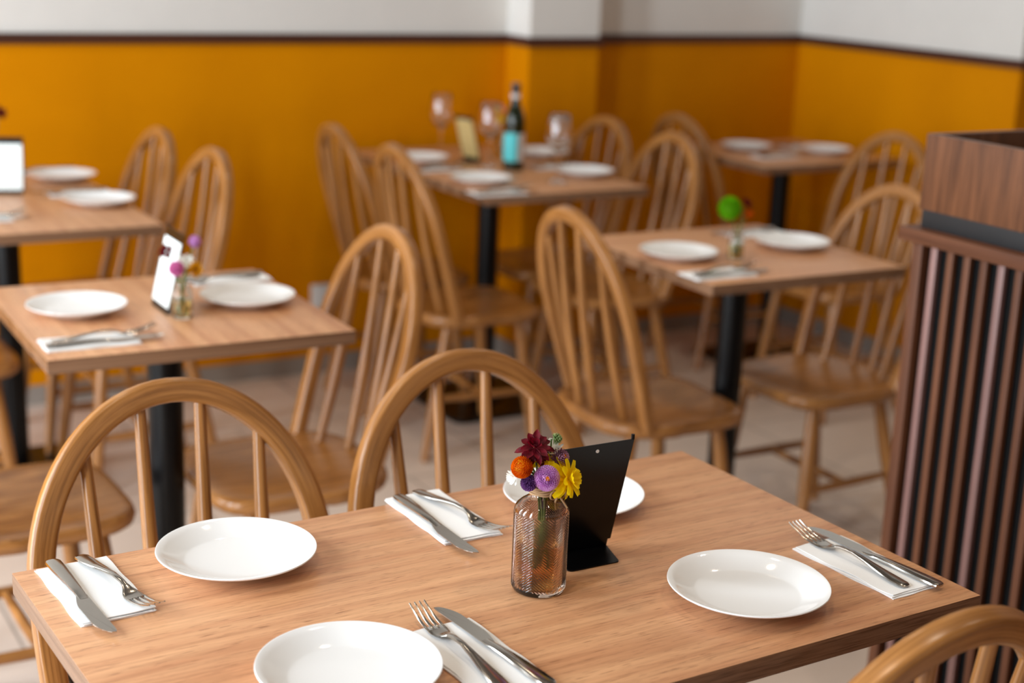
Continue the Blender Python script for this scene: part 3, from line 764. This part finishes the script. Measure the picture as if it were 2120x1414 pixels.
# ------------------------------------------------------------------ menu holders
def menu_holder(label, loc, rz, page, w_=.104, h=.150, lean=.04, back_sheet=None):
    """bent black sheet; base runs to +... local front (the printed side) looks to -y, sheet leans to +y, foot runs to +y"""
    t = thing('menu_holder', label, 'menu holder', loc, rz, 'black sheet metal menu holders')
    th = .0014; m = MB()
    x0, x1 = -w_ / 2, w_ / 2; ins = .004
    for a, b, e0, e1 in ((0, .010, ins, ins), (.010, h, 0, 0)):
        ya, yb = lean * a / h, lean * b / h
        vs = [(x0 + e0, ya, a), (x1 - e0, ya, a), (x1 - e1, yb, b), (x0 + e1, yb, b)]; vs += [(x, y + th, z) for x, y, z in vs]
        m.add(vs, [(0, 1, 2, 3), (7, 6, 5, 4), (0, 4, 5, 1), (1, 5, 6, 2), (2, 6, 7, 3), (3, 7, 4, 0)])
    m.obj('sheet', M_black, t, False, False)
    poly = []
    for cx, cy in ((x0 + ins, .0), (x1 - ins, .0)): poly.append((cx, cy))
    for cx, cy, a0 in ((x1 - .022, .045, 0), (x0 + .022, .045, 1)):
        for k in range(5):
            a = (a0 + k / 4) * PI / 2; poly.append((cx + .006 * math.cos(a), cy + .006 * math.sin(a)))
    MB().prism(poly, 0, th).obj('foot', M_black, t, False)
    MB().tube([(x0 + .002, lean + .001, h), (x0 + .002, lean + .001, h + .006)], [.0022, .0022], 10).obj('corner_pin', M_black, t)
    rv = MB().lathe([(0, 0), (.0022, 0), (.0022, .0012), (0, .0012)], 14).obj('white_dot', M_plate, t)  # small white disc near the top edge of the sheet
    rv.location = (-.002, lean * .93 + th + .0012, h * .94); rv.rotation_euler = (PI / 2, 0, 0)
    if page:
        m = MB(); a, b = .012, h - .018; ya, yb = lean * a / h - .0012, lean * b / h - .0012
        vs = [(x0 + .004, ya, a), (x1 - .004, ya, a), (x1 - .004, yb, b), (x0 + .004, yb, b)]; vs += [(x, y + .0006, z) for x, y, z in vs]
        m.add(vs, [(0, 1, 2, 3), (7, 6, 5, 4), (0, 4, 5, 1), (1, 5, 6, 2), (2, 6, 7, 3), (3, 7, 4, 0)], [[(0, 0), (w_, 0), (w_, h), (0, h)]] * 6)
        m.obj('menu_page', page, t, False, False)
    if back_sheet:  # thin coloured sheet laid over the back of the metal
        m = MB(); a, b = .014, h - .012; ya, yb = lean * a / h + th + .0006, lean * b / h + th + .0006
        vs = [(x0 + .004, ya, a), (x1 - .004, ya, a), (x1 - .004, yb, b), (x0 + .004, yb, b)]; vs += [(x, y + .0006, z) for x, y, z in vs]
        m.add(vs, [(0, 1, 2, 3), (7, 6, 5, 4), (0, 4, 5, 1), (1, 5, 6, 2), (2, 6, 7, 3), (3, 7, 4, 0)], [[(0, 0), (w_, 0), (w_, h), (0, h)]] * 6)
        m.obj('menu_page', back_sheet, t, False, False)
    return t
menu_holder('black metal menu holder seen from behind on the front table', (.931, 1.419, TZ + .0002), PI, M_page)
menu_holder('menu holder with white page beside the pink flowers', (.832, 2.752, TZ + .0002), -PI / 2 - .0, M_page, .106, .152, .036)
menu_holder('menu holder with white page at left photo edge', (.836, 4.105, TZ + .0002), -.32, M_page, .090, .150, .02)
menu_holder('menu holder with tan faces between the wine glasses and left of the bottle', (2.352, 4.30, TZ + .0002), PI / 2 + .25, M_tan, .085, .150, .045, M_tan)

# ------------------------------------------------------------------ wine bottle and glasses
M_bottle = NT('bottle_glass').set(Roughness=.05, IOR=1.5); M_bottle.b.inputs['Base Color'].default_value = lin(30, 36, 14); M_bottle.b.inputs['Transmission Weight'].default_value = .25; M_bottle = M_bottle.m
M_teal = plain('teal_label', lin(84, 196, 200), .6); M_grey = plain('grey_label', lin(206, 196, 190), .6); M_cap = plain('bottle_foil', lin(34, 34, 38), .35)
t = thing('wine_bottle', 'dark green wine bottle with a teal label on the back table', 'bottle', (2.394, 4.106, TZ + .0002), .0)
MB().lathe([(0, .004), (.022, .001), (.029, 0), (.0325, .003), (.0332, .01), (.0332, .150), (.0320, .163), (.0270, .180), (.0190, .200), (.0148, .216), (.0136, .232), (.0133, .250), (0, .250)], 48).obj('glass_body', M_bottle, t)
MB().lathe([(.0137, .222), (.0141, .223), (.0140, .262), (.0150, .263), (.0150, .270), (.0138, .272), (0, .272)], 32).obj('foil_cap', M_cap, t)
MB().lathe([(.0143, .226), (.0146, .226), (.0146, .240), (.0143, .240)], 32, closed=True).obj('neck_band', M_grey, t)
def wrap(a0, a1, z0, z1, R, mat, nm):
    m = MB(); vs = []; fs = []; n = 24
    for rr in (R, R + .0005):
        for z in (z0, z1):
            for j in range(n + 1):
                a = math.radians(lerp(a0, a1, j / n)); vs.append((rr * math.cos(a), rr * math.sin(a), z))
    q = n + 1
    for j in range(n): fs += [(2 * q + j, 2 * q + j + 1, 3 * q + j + 1, 3 * q + j), (j + 1, j, q + j, q + j + 1), (j, j + 1, 2 * q + j + 1, 2 * q + j), (q + j + 1, q + j, 3 * q + j, 3 * q + j + 1)]
    fs += [(0, 2 * q, 3 * q, q), (n, q + n, 3 * q + n, 2 * q + n)]
    m.add(vs, fs, [[(0, 0)] * 4] * len(fs)).obj(nm, mat, t, True, False)
wrap(150, 257, .030, .118, .0334, M_teal, 'front_label'); wrap(262, 345, .030, .118, .0334, M_grey, 'back_label')
M_wine = glass('wine_glass_crystal', (.99, .99, .99, 1), 0, 1.8)
def wine_glass(label, x, y):
    prof = [(0, .0), (.030, 0), (.0315, .0012), (.030, .0024), (.012, .005), (.0045, .010), (.0033, .02), (.0033, .085), (.006, .092), (.018, .100), (.031, .113), (.0385, .130), (.0395, .146), (.036, .172), (.0305, .205), (.0300, .2055), (.0297, .205),
            (.0352, .172), (.0386, .146), (.0376, .130), (.030, .114), (.017, .1015), (0, .0965)]
    o = MB().lathe(prof, 40).obj('wine_glass', M_wine, None); o.location = (x, y, TZ + .0002)
    return tag(o, label, 'wine glass', 'stemmed wine glasses')
wine_glass('leftmost wine glass on the bottle table, left of the tan menu', 2.31, 4.445)
wine_glass('wine glass just left of the bottle, right of the tan menu', 2.345, 4.175)
wine_glass('wine glass right of the bottle, in front of the pillar', 2.405, 3.856)

# ------------------------------------------------------------------ slatted planter partition
t = thing('planter_partition', 'walnut slatted partition with an open planter box on top at right', 'partition', (1.90, 1.885, 0))
D, LN = .46, 1.55          # depth in x, length towards the camera
Y0 = -LN
H1 = 1.032                 # top of the slatted frame
MB().box(.026, D - .026, Y0 + .026, -.026, .0, H1 - .02).obj('backing_panel', M_felt, t, False)
m = MB(); m.box(-.012, D + .012, Y0 - .012, .012, H1 - .024, H1, .002, 'y'); m.obj('top_rail', M_slat, t)
m = MB(); m.box(0, D, Y0, 0, 0, .03, .002, 'y'); m.obj('plinth', M_black, t)
# front planter face is the one towards -x
for px_ in (.0185, D - .0185): MB().box(px_ - .0115, px_ + .0115, -.0305, -.0075, .03, H1 - .024, .0015, 'z').obj('corner_post', M_slat, t)
sl = None
def put_slat(x, y, w_x, w_y, k):
    global sl
    if sl is None: sl = MB().box(-.5 * w_x, .5 * w_x, -.5 * w_y, .5 * w_y, .03, H1 - .024, .0015, 'z').obj('slat', M_slat, t); o = sl
    else: o = sl.copy(); COL.objects.link(o)
    o.location = (x, y, 0); o.rotation_euler = (0, 0, random.uniform(-.03, .03))
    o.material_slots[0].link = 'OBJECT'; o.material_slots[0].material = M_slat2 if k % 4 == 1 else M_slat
    return o
pitch = .0375
for k in range(1, int(LN / pitch)):
    put_slat(.0185, -.0150 - k * pitch, .011, .0148, k)
for k in range(1, int(D / pitch)): put_slat(.011 + k * pitch, -.0185, .0148, .011, k)
MB().box(.014, D - .014, Y0 + .014, -.014, H1, H1 + .032, .001).obj('shadow_gap_strip', M_seal, t)
m = MB(); x0, x1, y0, y1, za, zb, th = .010, D - .01, Y0 + .01, -.010, H1 + .032, H1 + .162, .018
for q in ((x0, x0 + th, y0, y1), (x1 - th, x1, y0, y1)): m.box(*q, za, zb, .001, 'z')
for q in ((x0 + th, x1 - th, y0, y0 + th), (x0 + th, x1 - th, y1 - th, y1)): m.box(*q, za, zb, .001, 'z')
m.obj('planter_box', M_walnut, t)
MB().box(x0 + th, x1 - th, y0 + th, y1 - th, za, za + .02).obj('planter_liner', M_felt, t, False)
